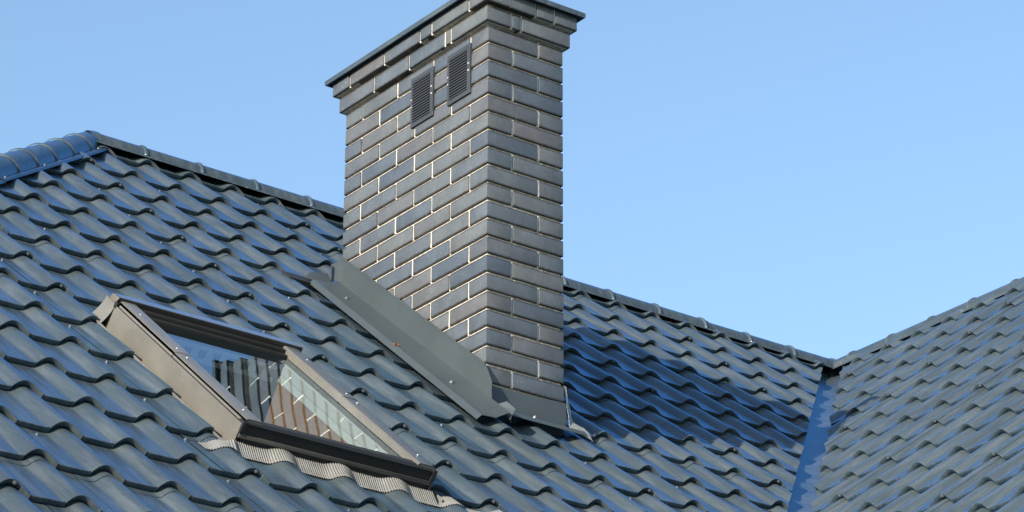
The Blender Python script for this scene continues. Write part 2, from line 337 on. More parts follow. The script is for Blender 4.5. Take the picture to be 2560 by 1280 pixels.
def build_field(root, Mroof, i_rng, j_rng, xf, lf, cuts, hole=None, name='tile', parts=298):
    """cuts: list of (point, normal) in roof coordinates (x, L); normal points to the side thrown away"""
    me0 = tile_mesh('roof_tile_mesh'); me1 = tile_mesh('lapped_tile_mesh', True); me2 = tile_mesh('head_lap_mesh', False, True); me3 = tile_mesh('corner_lap_mesh', True, True)
    cand, rest = [], bmesh.new()
    for i in i_rng:
        for j in j_rng:
            x, l = xf(i), lf(j)
            c = [(x-WV/2, l), (x+WV/2, l), (x-WV/2, l+STP), (x+WV/2, l+STP)]
            st = 'in'; act = []
            for (p, n) in cuts:
                d = [(a-p[0])*n[0]+(b-p[1])*n[1] for a, b in c]
                if min(d) >= -.004: st = 'out'; break
                if max(d) > 0: act.append((p, n))
            if st == 'out': continue
            holed = False
            if hole:
                hx0, hx1, hl0, hl1 = hole
                if x-WV/2 < hx1 and x+WV/2 > hx0 and l < hl1 and l+STP > hl0:
                    holed = True
                    if x-WV/2 >= hx0 and x+WV/2 <= hx1 and l >= hl0 and l+STP <= hl1: continue
            ctr = Mroof @ Vector((x, l+STP/2, -.02)); w = project(ctr)[2]
            cand.append((in_view(ctr), w, i, j, x, l, act, holed))
    vis = sorted([c for c in cand if c[0]], key=lambda c: c[1])
    keep = set((c[2], c[3]) for c in vis[:parts])
    cnt = 0
    for (v, w, i, j, x, l, act, holed) in sorted(cand, key=lambda c: (-c[3], c[2])):
        rr = random.Random(i*977+j*131)
        # each sheet is five waves wide: sheets sit a hair apart
        sheet_id = math.floor((i-3)/5)
        rs = random.Random(sheet_id*31+5)
        lift = rs.uniform(-.0008, .0008)
        edge = (i-3) % 5 == 0; lap = (j+sheet_id*2) % 6 == 1
        if (i, j) in keep and not act and not holed:
            o = bpy.data.objects.new(name, (me3 if lap else me1) if edge else (me2 if lap else me0)); COL.objects.link(o); o.parent = root
            loc = Vector((x, l, lift+rr.uniform(-.0003, .0003)))
            o.matrix_basis = Matrix.Translation(-root.location) @ Mroof @ Matrix.Translation(loc) @ Matrix.Rotation(rr.uniform(-.0018, .0018), 4, 'Y') @ Matrix.Rotation(rr.uniform(-.0025, .0025), 4, 'X')
            cnt += 1; continue
        bm = bmesh.new(); sheet(bm, tile_rows(x, l, edge, lap))
        for (p, n) in act: cut(bm, (p[0], p[1], 0), (n[0], n[1], 0))
        if holed:
            hx0, hx1, hl0, hl1 = hole
            parts = [[((hx0, 0), (1, 0))], [((hx1, 0), (-1, 0))],
                     [((hx0, 0), (-1, 0)), ((hx1, 0), (1, 0)), ((0, hl1), (0, -1))],
                     [((hx0, 0), (-1, 0)), ((hx1, 0), (1, 0)), ((0, hl0), (0, 1))]]
            tot = bmesh.new()
            for pc in parts:
                b2 = bm.copy()
                for (p, n) in pc: cut(b2, (p[0], p[1], 0), (n[0], n[1], 0))
                tmp = bpy.data.meshes.new('tmp'); b2.to_mesh(tmp); b2.free(); tot.from_mesh(tmp); bpy.data.meshes.remove(tmp)
            bm.free(); bm = tot
            bmesh.ops.remove_doubles(bm, verts=bm.verts[:], dist=1e-5)
        if not bm.faces: bm.free(); continue
        if (i, j) in keep:
            bmesh.ops.translate(bm, vec=(-x, -l, 0), verts=bm.verts[:])
            me = bpy.data.meshes.new('cut_tile_mesh'); bm.to_mesh(me); bm.free(); me.materials.append(M_TILE)
            me.polygons.foreach_set('use_smooth', [True]*len(me.polygons)); me.set_sharp_from_angle(angle=rad(50))
            o = bpy.data.objects.new(name, me); COL.objects.link(o); o.parent = root
            o.matrix_basis = Matrix.Translation(-root.location) @ Mroof @ Matrix.Translation((x, l, lift)); cnt += 1
        else:
            tmp = bpy.data.meshes.new('tmp'); bm.to_mesh(tmp); bm.free(); rest.from_mesh(tmp); bpy.data.meshes.remove(tmp)
    if rest.faces:
        me = bpy.data.meshes.new('tile_field'); rest.to_mesh(me); me.materials.append(M_TILE)
        me.polygons.foreach_set('use_smooth', [True]*len(me.polygons)); me.set_sharp_from_angle(angle=rad(50))
        o = bpy.data.objects.new('tile_field', me); COL.objects.link(o); o.parent = root; o['kind'] = 'stuff'
        o.matrix_basis = Matrix.Translation(-root.location) @ Mroof
    rest.free()
    return cnt

# ------------------------------------------------------------------ screws
def screw_mesh():
    bm = bmesh.new()
    def cone(r1, r2, z0, z1, n):
        r = bmesh.ops.create_cone(bm, cap_ends=True, segments=n, radius1=r1, radius2=r2, depth=z1-z0)
        bmesh.ops.translate(bm, vec=(0, 0, (z0+z1)/2), verts=r['verts'])
    cone(.0088, .0080, -.002, .0018, 12); cone(.0062, .0058, .0018, .003, 8); cone(.0046, .0042, .003, .0075, 6)
    me = bpy.data.meshes.new('screw_mesh'); bm.normal_update(); bm.to_mesh(me); bm.free(); me.materials.append(M_SCREW)
    return me
ME_SCREW = screw_mesh()
def screw(root, p, nrm, base=None, s=1.0):
    q = Vector(nrm).to_track_quat('Z', 'Y').to_matrix().to_4x4()
    o = bpy.data.objects.new('screw', ME_SCREW); COL.objects.link(o); o.parent = root
    b = base if base is not None else root.location
    o.matrix_basis = Matrix.Translation(Vector(p)-Vector(b)) @ q @ Matrix.Rotation(random.uniform(0, 3), 4, 'Z') @ Matrix.Scale(s, 4)
    return o

# ------------------------------------------------------------------ main roof slope
roofA = empty('main_roof', (0, -3.3, Z0-T*3.3))
tag(roofA, 'anthracite metal tile roof slope that carries the chimney and the roof window', 'roof', 'thing')
s2 = 1/math.sqrt(2)
LR = YR/CT
def pl(x, y): return (x, y/CT)
cutsA = [((0, LR-.05), (0, 1)),
         # hip: y - x < YR-AX - .05 ; in (x, L): CT*L - x - c
         ((0, (YR-AX-.05)/CT), (-1, CT)),
         # valley: x - y > CVAL-GV is thrown away
         ((CVAL-GV, 0), (1, -CT)),
         ((0, LR-EAVE), (0, -1))]
build_field(roofA, MA, range(-26, 28), range(-5, 24), lambda i: X0+i*WV+.008, lambda j: S0-j*STP-KS*WALLZ, cutsA, hole=(HX0, HX1, HL0, HL1))

# black deck added under the tiles to block light, then the valley gutter
def deck(root, Mroof, poly, n=-.085):
    bm = bmesh.new(); bm.faces.new([bm.verts.new((x, l, n)) for x, l in poly])
    o = finish(bm, 'light_block_deck', M_DECK, root, Mroof, smooth=False); return o
deckpoly = [(AX+.1, LR-.02), (J-.1, LR-.02), (J-.1-(EAVE*CT), LR-EAVE), (AX-EAVE*CT+.1, LR-EAVE)]
# split round the window opening
bm = bmesh.new(); bm.faces.new([bm.verts.new((x, l, -.085)) for x, l in deckpoly])
def split_hole(bm, rc):
    x0, x1, l0, l1 = rc; tot = bmesh.new()
    for pc in ([((x0, 0), (1, 0))], [((x1, 0), (-1, 0))], [((x0, 0), (-1, 0)), ((x1, 0), (1, 0)), ((0, l1), (0, -1))], [((x0, 0), (-1, 0)), ((x1, 0), (1, 0)), ((0, l0), (0, 1))]):
        b2 = bm.copy()
        for p, n in pc: cut(b2, (p[0], p[1], 0), (n[0], n[1], 0))
        tmp = bpy.data.meshes.new('tmp'); b2.to_mesh(tmp); b2.free(); tot.from_mesh(tmp); bpy.data.meshes.remove(tmp)
    bm.free(); return tot
bm = split_hole(bm, (WX0+.03, WX1-.03, WL0+.03, WL1-.03))
finish(bm, 'light_block_deck', M_DECK, roofA, MA, smooth=False)
# valley gutter: two flanks and a standing fold, laid under the cut tiles
def Pval(a, side, off, n=-.068):
    """a: plan distance down the valley, off: plan offset from the valley line"""
    x, y = J-a, YR-a
    if side < 0: x -= off; z = Z0+T*y
    else: x += off; z = ZR-T*(J-x)
    nn = NA if side < 0 else NB
    return Vector((x, y, z))+nn*n
bm = bmesh.new(); rows = []
aa = [0.02+k*.25 for k in range(22)]
for a in aa:
    c = (Pval(a, -1, 0)+Pval(a, 1, 0))/2-Vector((0, 0, .004))
    up = Vector((0, 0, 1))
    wd = min(.34, a+.01)
    rows.append([Pval(a, -1, wd, -.060), Pval(a, -1, .012), c, Pval(a, 1, .012), Pval(a, 1, wd, -.060)])
sheet(bm, rows)
vg = finish(bm, 'valley_gutter', M_CAP, roofA, None, smooth=True, angle=25)
vg['label'] = 'folded valley gutter between the two slopes, half in shadow'

# ridge and hip caps
def cap_piece(root, p0, d, lat, up, length, edge_drop=.082, hb=-.074, R=.080):
    """half round cap with pressed beads every 0.3 m and folded side flanges; p0 on the crest line"""
    sec0 = []
    fl = .112
    pts = [(-fl-.003, -edge_drop-.010), (-fl, -edge_drop)]
    for a in range(0, 181, 12):
        pts.append((-R*math.cos(rad(a)), hb+R*math.sin(rad(a))*.93))
    pts += [(fl, -edge_drop), (fl+.003, -edge_drop-.010)]
    stations = []
    k = 0; t_ = 0.0
    n = int(round(length/.3))
    for k in range(n):
        b = k*.3
        stations += [(b+.004, 0.0, 0), (b+.15, 0.0, 0), (b+.276, 0.0, 0), (b+.278, .0035, 0), (b+.282, .0068, 0), (b+.287, .0078, 0), (b+.292, .0068, 0), (b+.296, .0035, 0), (b+.298, 0, 0)]
    stations.append((length+.02, 0.0, 0))
    bm = bmesh.new(); rows = []
    for st, r, _ in stations:
        tl = .006*(st/length)             # tapers up so that it rides over the next cap
        row = []
        for q, (a, h) in enumerate(pts):
            flat = q < 2 or q > len(pts)-3
            rr = 0 if flat else r+tl
            ang = math.atan2(h-hb, a)
            lf_ = tl*.7 if flat else 0
            row.append(p0+d*st+lat*(a+rr*math.cos(ang))+up*(h+rr*math.sin(ang)+lf_))
        rows.append(row)
    sheet(bm, rows)
    o = finish(bm, 'ridge_cap', M_CAP, root, None, angle=28)
    return o
def cap_run(root, start, d, lat, up, total, piece=1.8, drop=.082, hb=-.074, R=.080):
    a = 0.0
    while a < total-.05:
        L = min(piece, max(.3, round((total-a)/.3)*.3))
        o = cap_piece(root, start+d*(a), d, lat, up, L, edge_drop=drop, hb=hb, R=R)
        # fixing screws at both flanks beside the joint, one on the crown
        for side in (-1, 1):
            for q in (.27, .9+.27, L-.03):
                if q < L+.01: screw(root, start+d*(a+q)+lat*side*.104+up*(-drop+.008), up+lat*side*.5, s=.8)
        screw(root, start+d*(a+L-.018)+up*(hb+R*.93+.012), up, s=.8)
        a += L
hd = Vector((-1, -1, -T)).normalized(); hlat = Vector((1, -1, 0))*s2; hup = hlat.cross(hd); hup = hup if hup.z > 0 else -hup
APEX = Vector((AX, YR, ZR)); JUNC = Vector((J, YR, ZR))
cap_run(roofA, APEX-hd*.05, hd, hlat, hup, 7.5, drop=.062, hb=-.056, R=.076)
rd = Vector((1, 0, -.006)).normalized()
cap_run(roofA, APEX+Vector((-.02, 0, .010)), rd, Vector((0, -1, 0)), Vector((0, 0, 1)), J-AX+.0, drop=.086, hb=-.074)
# back slope and hip slope, plain sheets out of sight
bm = bmesh.new()
v = [bm.verts.new(p) for p in (Vector((AX, YR+.03, ZR-.05)), Vector((J, YR+.03, ZR-.05)), Vector((J+EV, YR+EV, ze-.05)), Vector((AX-EV, YR+EV, ze-.05)))]
bm.faces.new(v)
v = [bm.verts.new(p) for p in (Vector((AX-.03, YR, ZR-.13)), Vector((AX-.03-EV, YR-EV, ze-.13)), Vector((AX-.03-EV, YR+EV, ze-.13)))]
bm.faces.new(v)
finish(bm, 'back_slope', M_TILE, roofA, None, smooth=False)
MC_ = Matrix(((0, CT, -ST, AX), (-1, 0, 0, 0), (0, ST, CT, ZR), (0, 0, 0, 1)))
build_field(roofA, MC_, range(-45, 25), range(-1, 23), lambda i: -YB0+i*WV, lambda j: -.4-j*STP,
            [((-YR+.05, 0), (-1, CT)), ((-YR-.05, 0), (1, CT)), ((0, -EAVE), (0, -1))], parts=0)

# tile screws
def tsurf(u, dv):
    pr = PROF
    h = np.interp(u, [a for a, _ in pr], [n for _, n in pr])
    n = np.interp(dv, [.005, STP], [RIS, 0])
    return h+n-(WALLZ+RIS)
def tile_screws(root, Mroof, xf, lf, i_rng, j_rng, ok, cap_n):
    nscr = 0; Nn = (Mroof.to_3x3() @ Vector((0, 0, 1)))
    dn = (Mroof.to_3x3() @ Vector((0, -1, .15)))
    for j in j_rng:
        for i in i_rng:
            x, l = xf(i), lf(j)
            m5 = (i-3) % 5
            rr = random.Random(i*71+j*13+3)
            if nscr > cap_n: return
            if m5 == 0 or (m5 == 2 and (j % 4 == 1)):
                P = Mroof @ Vector((x-.112, l-.045, tsurf(-.1128, STP-.045)))
                if ok(x-.11, l-.045) and in_view(P, 0):
                    screw(root, P, Nn, s=.8); nscr += 1
            if m5 == 0:
                P = Mroof @ Vector((x+.008, l+KS*WALLZ-.0005, tsurf(.0, .005)-.010))
                if ok(x, l) and in_view(P, 0):
                    screw(root, P, dn, s=.8); nscr += 1
def okA(x, l):
    y = l*CT
    if y > YR-.15 or y-x > YR-AX-.2 or x-y > CVAL-GV-.05: return False
    if HX0-.03 < x < HX1+.03 and HL0-.15 < l < HL1+.03: return False
    if -.2 < x < .48 and -.25 < y < 1.15: return False
    return True
tile_screws(roofA, MA, lambda i: X0+i*WV+.008, lambda j: S0-j*STP-KS*WALLZ, range(-12, 26), range(-5, 14), okA, 200)

bm = bmesh.new(); box(bm, (J-.10, YR-.08, ZR-.30), (J+.10, YR+.10, ZR-.09)); finish(bm, 'junction_filler', M_DARK, roofA, None, smooth=False)
bm = bmesh.new(); box(bm, (AX, YR-.055, ZR-.20), (J-.101, YR+.055, ZR-.09)); finish(bm, 'ridge_filler', M_DARK, roofA, None, smooth=False)
# ------------------------------------------------------------------ wing roof
roofB = empty('wing_roof', (J-EV, -3.0, ze))
tag(roofB, 'sunlit metal tile roof slope of the wing, right of the valley gutter', 'roof', 'thing')
# local x = -y, local y = slope position, 0 at the wing ridge
cutsB = [((0, -.085), (0, 1)),
         # valley: keep x - y > CVAL+GV ; x = J + CT*L, y = -xl  ->  J+CT*L+xl > CVAL+GV
         ((CVAL+GV-J, 0), (-1, -CT)),
         ((6.6, 0), (1, 0)), ((-YR, 0), (-1, 0)), ((0, -EAVE), (0, -1))]
xfB = lambda i: -YB0+i*WV-.002
lfB = lambda j: -LB0-j*STP-KS*WALLZ
build_field(roofB, MB_, range(-16, 32), range(-9, 17), xfB, lfB, cutsB)
bm = bmesh.new(); bm.faces.new([bm.verts.new((x, l, -.085)) for x, l in ((-YR+.05, -.02), (6.6, -.02), (6.6, -EAVE), (EAVE*CT-YR+.05, -EAVE))])
finish(bm, 'light_block_deck', M_DECK, roofB, MB_, smooth=False)  # same black sheet, added to block light under the wing tiles
bm = bmesh.new(); v = [bm.verts.new(p) for p in ((J+.03, YR, ZR-.05), (J+.03, -6.6, ZR-.05), (J+EV, -6.6, ze-.05), (J+EV, YR+EV, ze-.05))]; bm.faces.new(v)
v = [bm.verts.new(p) for p in ((J, -6.55, ZR-.1), (J-EV, -6.55, ze-.1), (J+EV, -6.55, ze-.1))]; bm.faces.new(v)
finish(bm, 'back_slope', M_TILE, roofB, None, smooth=False)
cap_run(roofB, JUNC+Vector((0, .10, -.010)), Vector((0, -1, -.010)).normalized(), Vector((1, 0, 0)), Vector((0, 0, 1)), 9.0, drop=.092, hb=-.078)
bm = bmesh.new(); box(bm, (J-.055, -6.5, ZR-.20), (J+.055, YR+.1, ZR-.10)); finish(bm, 'ridge_filler', M_DARK, roofB, None, smooth=False)
def okB(x, l):
    if l > -.15: return False
    return J+CT*l+x > CVAL+GV+.05
tile_screws(roofB, MB_, xfB, lfB, range(-10, 16), range(-9, 8), okB, 200)

# ------------------------------------------------------------------ chimney
chim = empty('chimney', (CW/2, CD/2, Z0+T*CD/2))
tag(chim, 'tall chimney of dark grey clinker brick with cream mortar joints and corbelled head', 'chimney')
_bm = {}
def brick(x0, y0, x1, y1, z, h=HB):
    dx, dy = x1-x0, y1-y0; key = (round(dx, 3), round(dy, 3), round(h, 4), random.randint(0, 1))
    if key not in _bm:
        bm = bmesh.new(); box(bm, (-dx/2, -dy/2, -h/2), (dx/2, dy/2, h/2), bev=.0032, seg=2)
        for v_ in bm.verts:
            nz_ = noise.noise_vector(v_.co*22+Vector((key[3]*9, dx*50, 0)))
            v_.co += nz_*.0006
        me = bpy.data.meshes.new('brick_mesh'); bm.normal_update(); bm.to_mesh(me); bm.free(); me.materials.append(M_BRICK)
        me.polygons.foreach_set('use_smooth', [True]*len(me.polygons)); me.set_sharp_from_angle(angle=rad(50))
        _bm[key] = me
    o = bpy.data.objects.new('brick', _bm[key]); COL.objects.link(o); o.parent = chim
    j_ = lambda a: random.uniform(-a, a)
    o.location = Vector(((x0+x1)/2+j_(.0008), (y0+y1)/2+j_(.0008), z-h/2+j_(.0006)))-chim.location
    o.rotation_euler = (j_(.002), j_(.002), j_(.0015))
JOINTS = []
def note_joints(lst, zt, e):
    left = sorted([(y0, y1) for x0, y0, x1, y1 in lst if abs(x0+e) < .003])
    front = sorted([(x0, x1) for x0, y0, x1, y1 in lst if abs(y0+e) < .003])
    for (a, b), (c, d) in zip(left, left[1:]): JOINTS.append(('l', b, c, zt, e))
    for (a, b), (c, d) in zip(front, front[1:]): JOINTS.append(('f', b, c, zt, e))
def roofz(y): return Z0+T*y
B_, G_ = .25, .01
def course(k):
    zt = -k*HC
    lst = []
    if k % 2 == 0:
        lst += [(0, 0, .25, .12), (.26, 0, .38, .25)]
        lst += [(0, .13+i*.26, .12, .38+i*.26) for i in range(3)]
        lst += [(0, .91, .25, 1.03)]
        lst += [(.26, .26, .38, .51), (.26, .52, .38, .77), (.26, .78, .38, 1.03)]
    else:
        lst += [(0, 0, .12, .25)]+[(0, .26+i*.26, .12, .51+i*.26) for i in range(3)]
        lst += [(.13, 0, .38, .12), (.13, .91, .38, 1.03)]
        lst += [(.26, .13+i*.26, .38, .38+i*.26) for i in range(3)]
    note_joints(lst, zt, 0)
    for (x0, y0, x1, y1) in lst:
        if zt < roofz(y0)-.10: continue
        brick(x0, y0, x1, y1, zt)
for k in range(0, 23): course(k)
# corbels
e = .022; zc1 = HC
c1 = [(-e, -e, .10-.002, .25-e), (.108, -e, .148, .10), (.158, -e, CW+e, .10),
      (-e, .26-e, .098, .268), (-e, .278, .098, .528), (-e, .538, .098, .788), (-e, .798, .098, CD+e)]
note_joints(c1, zc1, e)
for (x0, y0, x1, y1) in c1:
    brick(x0, y0, x1, y1, zc1)
for (x0, y0, x1, y1) in [(.282, .11, CW+e, .36), (.282, .37, CW+e, .62), (.282, .63, CW+e, .88), (.282, .89, CW+e, CD+e), (.108, CD-.10, .272, CD+e)]:
    brick(x0, y0, x1, y1, zc1)
e = .043; zc2 = 2*HC
c2 = [(-e, -e, .207, .10-.023), (.217, -e, .303, .077), (.313, -e, CW+e, .077),
                         (-e, .087, .077, .337), (-e, .347, .077, .421), (-e, .431, .077, .681), (-e, .691, .077, .941), (-e, .951, .077, CD+e)]
note_joints(c2, zc2, e)
for (x0, y0, x1, y1) in c2+[(.303, .087, CW+e, .337), (.303, .347, CW+e, .597), (.303, .607, CW+e, .857), (.303, .867, CW+e, CD+e), (.087, CD-.077, .293, CD+e)]:
    brick(x0, y0, x1, y1, zc2)
# mortar body, set back behind the brick faces
bm = bmesh.new(); I = .0092
def mort(x0, y0, x1, y1, z0_, z1_):
    n = 1
    box(bm, (x0, y0, z0_), (x1, y1, z1_))
mort(I, I, CW-I, CD-I, -2.25, -.006)
rj = random.Random(11)
for (s_, a_, b__, zt, e_) in JOINTS:     # perpends are struck nearly flush, bed joints are raked deeper
    f_ = -e_+rj.uniform(.0030, .0075); a2, b2_ = a_-.0006, b__+.0006
    top, bot = zt-rj.uniform(-.001, .002), zt-HB-rj.uniform(.001, .004)
    if s_ == 'l': q_ = box(bm, (f_, a2, bot), (f_+.03, b2_, top), bev=.0012)
    else: q_ = box(bm, (a2, f_, bot), (b2_, f_+.03, top), bev=.0012)
    for v_ in q_:
        if v_.is_valid: v_.co += noise.noise_vector(v_.co*130)*.0011
mort(I+.0005, I+.0005, CW-I-.0005, CD-I-.0005, -.0059, HC-HB-.0005)
mort(I-.022, I-.022, CW-I+.022, CD-I+.022, HC-HB, HC-.004)
mort(I-.0215, I-.0215, CW-I+.0215, CD-I+.0215, HC-.0039, 2*HC-HB-.0005)
mort(I-.043, I-.043, CW-I+.043, CD-I+.043, 2*HC-HB, 2*HC-.001)
finish(bm, 'mortar_core', M_MORTAR, chim, None, smooth=False)
# sheet metal cover
bm = bmesh.new(); a = .067
zb = 2*HC+.001
pts = [(a, zb-.010), (a+.002, zb+.004), (a, zb+.012), (a-.012, zb+.016), (-.12, zb+.034)]
def ringp(o, z): return [Vector((-o, -o, z)), Vector((CW+o, -o, z)), Vector((CW+o, CD+o, z)), Vector((-o, CD+o, z))]
prev = None
for (o_, z_) in [(.040, zb), (a-.012, zb), (a-.006, zb-.010)]+pts:
    o2 = o_
    r = [bm.verts.new(p) for p in ringp(o2, z_)]
    if prev:
        for k in range(4): bm.faces.new((prev[k], prev[(k+1) % 4], r[(k+1) % 4], r[k]))
    prev = r
bm.faces.new(prev)
bmesh.ops.recalc_face_normals(bm, faces=bm.faces[:])
co = finish(bm, 'cover_plate', M_CAP, chim, None, angle=30); co['label'] = 'dark sheet metal cover with rolled drip edge'

# vent grilles on the long face: plate, pressed louvres, rivets
def grille(y0, y1, z0_, z1_):
    """y0 is the near (right) edge"""
    g = bmesh.new(); x1, x2 = -.0085, -.0005
    oy, oz = .022, .020
    # frame
    box(g, (x1, y0, z0_), (x2, y1, z0_+oz), bev=.0008); box(g, (x1, y0, z1_-oz), (x2, y1, z1_), bev=.0008)
    box(g, (x1, y0, z0_+oz), (x2, y0+oy, z1_-oz)); box(g, (x1, y1-.014, z0_+oz), (x2, y1, z1_-oz))
    o = finish(g, 'vent_grille', M_GRILLE, chim, None, smooth=False)
    o['label'] = 'dark louvred vent grille near the chimney corner' if y0 < .3 else 'dark louvred vent grille further from the corner'
    n = 15; zs = (z1_-z0_-2*oz)/n
    base = chim.location
    me = None
    for k in range(n):
        zc = z0_+oz+zs*(k+.5)
        if me is None:
            b2 = bmesh.new()
            sheet(b2, [[(-.0108, 0, -zs*.36), (-.0108, (y1-.014)-(y0+oy), -zs*.36)], [(-.0118, 0, -zs*.20), (-.0118, (y1-.014)-(y0+oy), -zs*.20)], [(-.0068, 0, zs*.46), (-.0068, (y1-.014)-(y0+oy), zs*.46)]], .0012, (-1, 0, 0))
            me = bpy.data.meshes.new('louvre_mesh'); b2.normal_update(); b2.to_mesh(me); b2.free(); me.materials.append(M_GRILLE)
        s_ = bpy.data.objects.new('slat', me); COL.objects.link(s_); s_.parent = o; s_.location = Vector((0, y0+oy, zc))
    b2 = bmesh.new(); box(b2, (-.0015, y0+oy, z0_+oz), (-.0003, y1-.014, z1_-oz))
    q = finish(b2, 'backing', M_DECK, o, Matrix(), smooth=False); q.matrix_basis = Matrix()
    for (yy, zz) in ((y0+.011, z1_-.090), (y0+.011, z1_-.122), (y1-.007, z1_-.10), (y1-.007, z1_-.132)):
        b2 = bmesh.new(); r = bmesh.ops.create_cone(b2, cap_ends=True, segments=12, radius1=.0045 if yy < y1-.02 else .0025, radius2=.003, depth=.003)
        me2 = bpy.data.meshes.new('rivet_mesh'); b2.to_mesh(me2); b2.free(); me2.materials.append(M_WHITE)
        s_ = bpy.data.objects.new('rivet', me2); COL.objects.link(s_); s_.parent = o
        s_.matrix_basis = Matrix.Translation((x1-.001, yy, zz)) @ Matrix.Rotation(-math.pi/2, 4, 'Y')
    return o
# the grille objects keep world coordinates in their mesh, so their children are placed in that frame
for (a_, b__) in ((.113, .272), (.373, .532)):
    grille(a_, b__, -.261, -.034)

# side flashing along the slope
FY0, FY1 = -.058, 1.026
def fz(y): return -1.646+(y+.056)*.7955
th = .0016
bm = bmesh.new()
ztop = lambda y: -1.488+(y+.015)*.7916
ys = [FY0+.0, -.015, .2, .5, .8, FY1]
r1 = [Vector((-.014, y, (ztop(y) if y > -.02 else -1.578))) for y in ys]; r2 = [Vector((-.014, y, fz(y))) for y in ys]
# hem along the top edge, upstand, flange, sloped lip
rows = []
def wob(i, a=.0012): return math.sin(i*2.1)*a
fl_y = [-.175, FY0, .1, .3, .5, .7, .9, 1.02]
sheet(bm, [[p+Vector((-.0, 0, 0)) for p in r1], [(a+b)/2+Vector((-.002+wob(i), 0, 0)) for i, (a, b) in enumerate(zip(r1, r2))], r2], th, (-1, 0, 0))
sheet(bm, [[p+Vector((-.0032, 0, -.012)) for p in r1[1:]], [p+Vector((-.0034, 0, .0)) for p in r1[1:]], [p+Vector((.0, 0, .0018)) for p in r1[1:]]], .001, (-1, 0, 0))
def fpt(x, y, n):
    # point on flange: n = height off the crest plane
    return Vector((x, y, roofz(y)))+NA*n+Vector((0, ST*n, 0))
rowi = [Vector((-.014, y, fz(y))) for y in fl_y]
rowm = [fpt(-.080, y, .020+wob(i)) for i, y in enumerate(fl_y)]
rowo = [fpt(-.146, y, .016+wob(i+2)) for i, y in enumerate(fl_y)]
rowl = [fpt(-.170, y, -.014) for y in fl_y]
rowh = [fpt(-.165, y, -.016) for y in fl_y]
sheet(bm, [rowh, rowl, rowo, rowm, rowi], th, NA)
sf = finish(bm, 'side_flashing', M_FLASH, chim, None, angle=25)
sf['label'] = 'grey green sheet metal flashing climbing the left face of the chimney'
for (x, y) in ((-.085, .86), (-.085, .11), (-.060, -.13)):
    p = fpt(x, y, .021); s_ = screw(chim, p, NA, s=1.15)
# rear end of the side flashing: folded return and the dark gap at the cut tile
bm = bmesh.new()
sheet(bm, [[Vector((-.015, 1.027, fz(1.027)+.005)), Vector((-.015, 1.030, ztop(1.0)-.004))], [Vector((-.048, 1.045, fz(1.03)+.0)), Vector((-.044, 1.047, ztop(1.0)-.020))], [Vector((-.052, 1.030, fz(1.03)+.0)), Vector((-.049, 1.032, ztop(1.0)-.030))]], .0014, (0, -1, 0))
sheet(bm, [[fpt(-.050, 1.035, .020), fpt(-.050, 1.062, .055)], [fpt(-.10, 1.028, .016), fpt(-.105, 1.055, .050)], [fpt(-.135, 1.022, .014), fpt(-.150, 1.045, .040)], [fpt(-.15, 1.018, .012), fpt(-.185, 1.03, .006)]], .0014, (0, -1, .5))
rf = finish(bm, 'flashing_return', M_FLASH, chim, None, angle=20)
bm = bmesh.new(); box(bm, (-.27, 1.02/CT-.02, -.05), (-.02, 1.03/CT+.05, -.004), M=MA); finish(bm, 'gap_shade_strip', M_DARK, chim, None, smooth=False)  # black strip in place of the shade inside that gap

# front flashing
bm = bmesh.new()
xs = [-.012, .1, .2, .3, .379]
sheet(bm, [[Vector((x, -.013, -1.573+.012*(x/.38))) for x in xs], [Vector((x, -.016, -1.62)) for x in xs], [Vector((x, -.014, -1.663)) for x in xs]], th, (0, -1, 0))
xs2 = [-.05, .1, .25, .379, .425]
sheet(bm, [[Vector((x, -.014, -1.663)) for x in xs2], [Vector((x, -.075, -1.688)) for x in xs2], [Vector((x, -.088, -1.708)) for x in xs2]], th, (0, -.3, 1))
ff = finish(bm, 'front_flashing', M_FLASH, chim, None, angle=25)
ff['label'] = 'dark sheet metal flashing across the foot of the short face'
screw(chim, (.215, -.030, -1.664), Vector((0, -.35, 1)), s=1.1)
# crumpled corner pieces of the front flashing
bm = bmesh.new(); rr = random.Random(4)
def crum(p, a=.004): return Vector(p)+Vector((rr.uniform(-a, a), rr.uniform(-a, a), rr.uniform(-a, a)))
sheet(bm, [[crum((.381, -.012, -1.490)), crum((.386, .010, -1.478))], [crum((.384, -.014, -1.535)), crum((.402, .005, -1.53))], [crum((.382, -.017, -1.575)), crum((.408, -.002, -1.572))], [crum((.384, -.020, -1.615)), crum((.412, -.006, -1.610))], [crum((.386, -.020, -1.655)), crum((.424, -.012, -1.640))]], .0016, (.3, -1, 0))
sheet(bm, [[crum((.387, -.022, -1.664)), crum((.40, -.060, -1.690), .003), crum((.40, -.086, -1.708), .002)],
           [crum((.412, -.016, -1.634)), crum((.425, -.060, -1.684), .003), crum((.428, -.088, -1.712), .002)],
           [crum((.438, -.035, -1.650)), crum((.438, -.068, -1.684), .003), crum((.440, -.092, -1.722), .002)],
           [crum((.444, -.050, -1.660)), crum((.452, -.075, -1.690), .003), crum((.450, -.095, -1.728), .002)]], .0014, (0, -.4, 1))
cr = finish(bm, 'corner_flashing', M_ALU, chim, None, angle=15)
cr['label'] = 'crumpled bare metal strip folded round the right corner'
# small overlapping corner flap of the side flashing
bm = bmesh.new()
bm.faces.new([bm.verts.new(p) for p in (fpt(-.012, -.060, .030), fpt(-.010, -.170, .026), Vector((.020, -.165, -1.716)), Vector((.012, -.120, -1.672)))])
finish(bm, 'corner_flap', M_FLASH, chim, None, smooth=False)

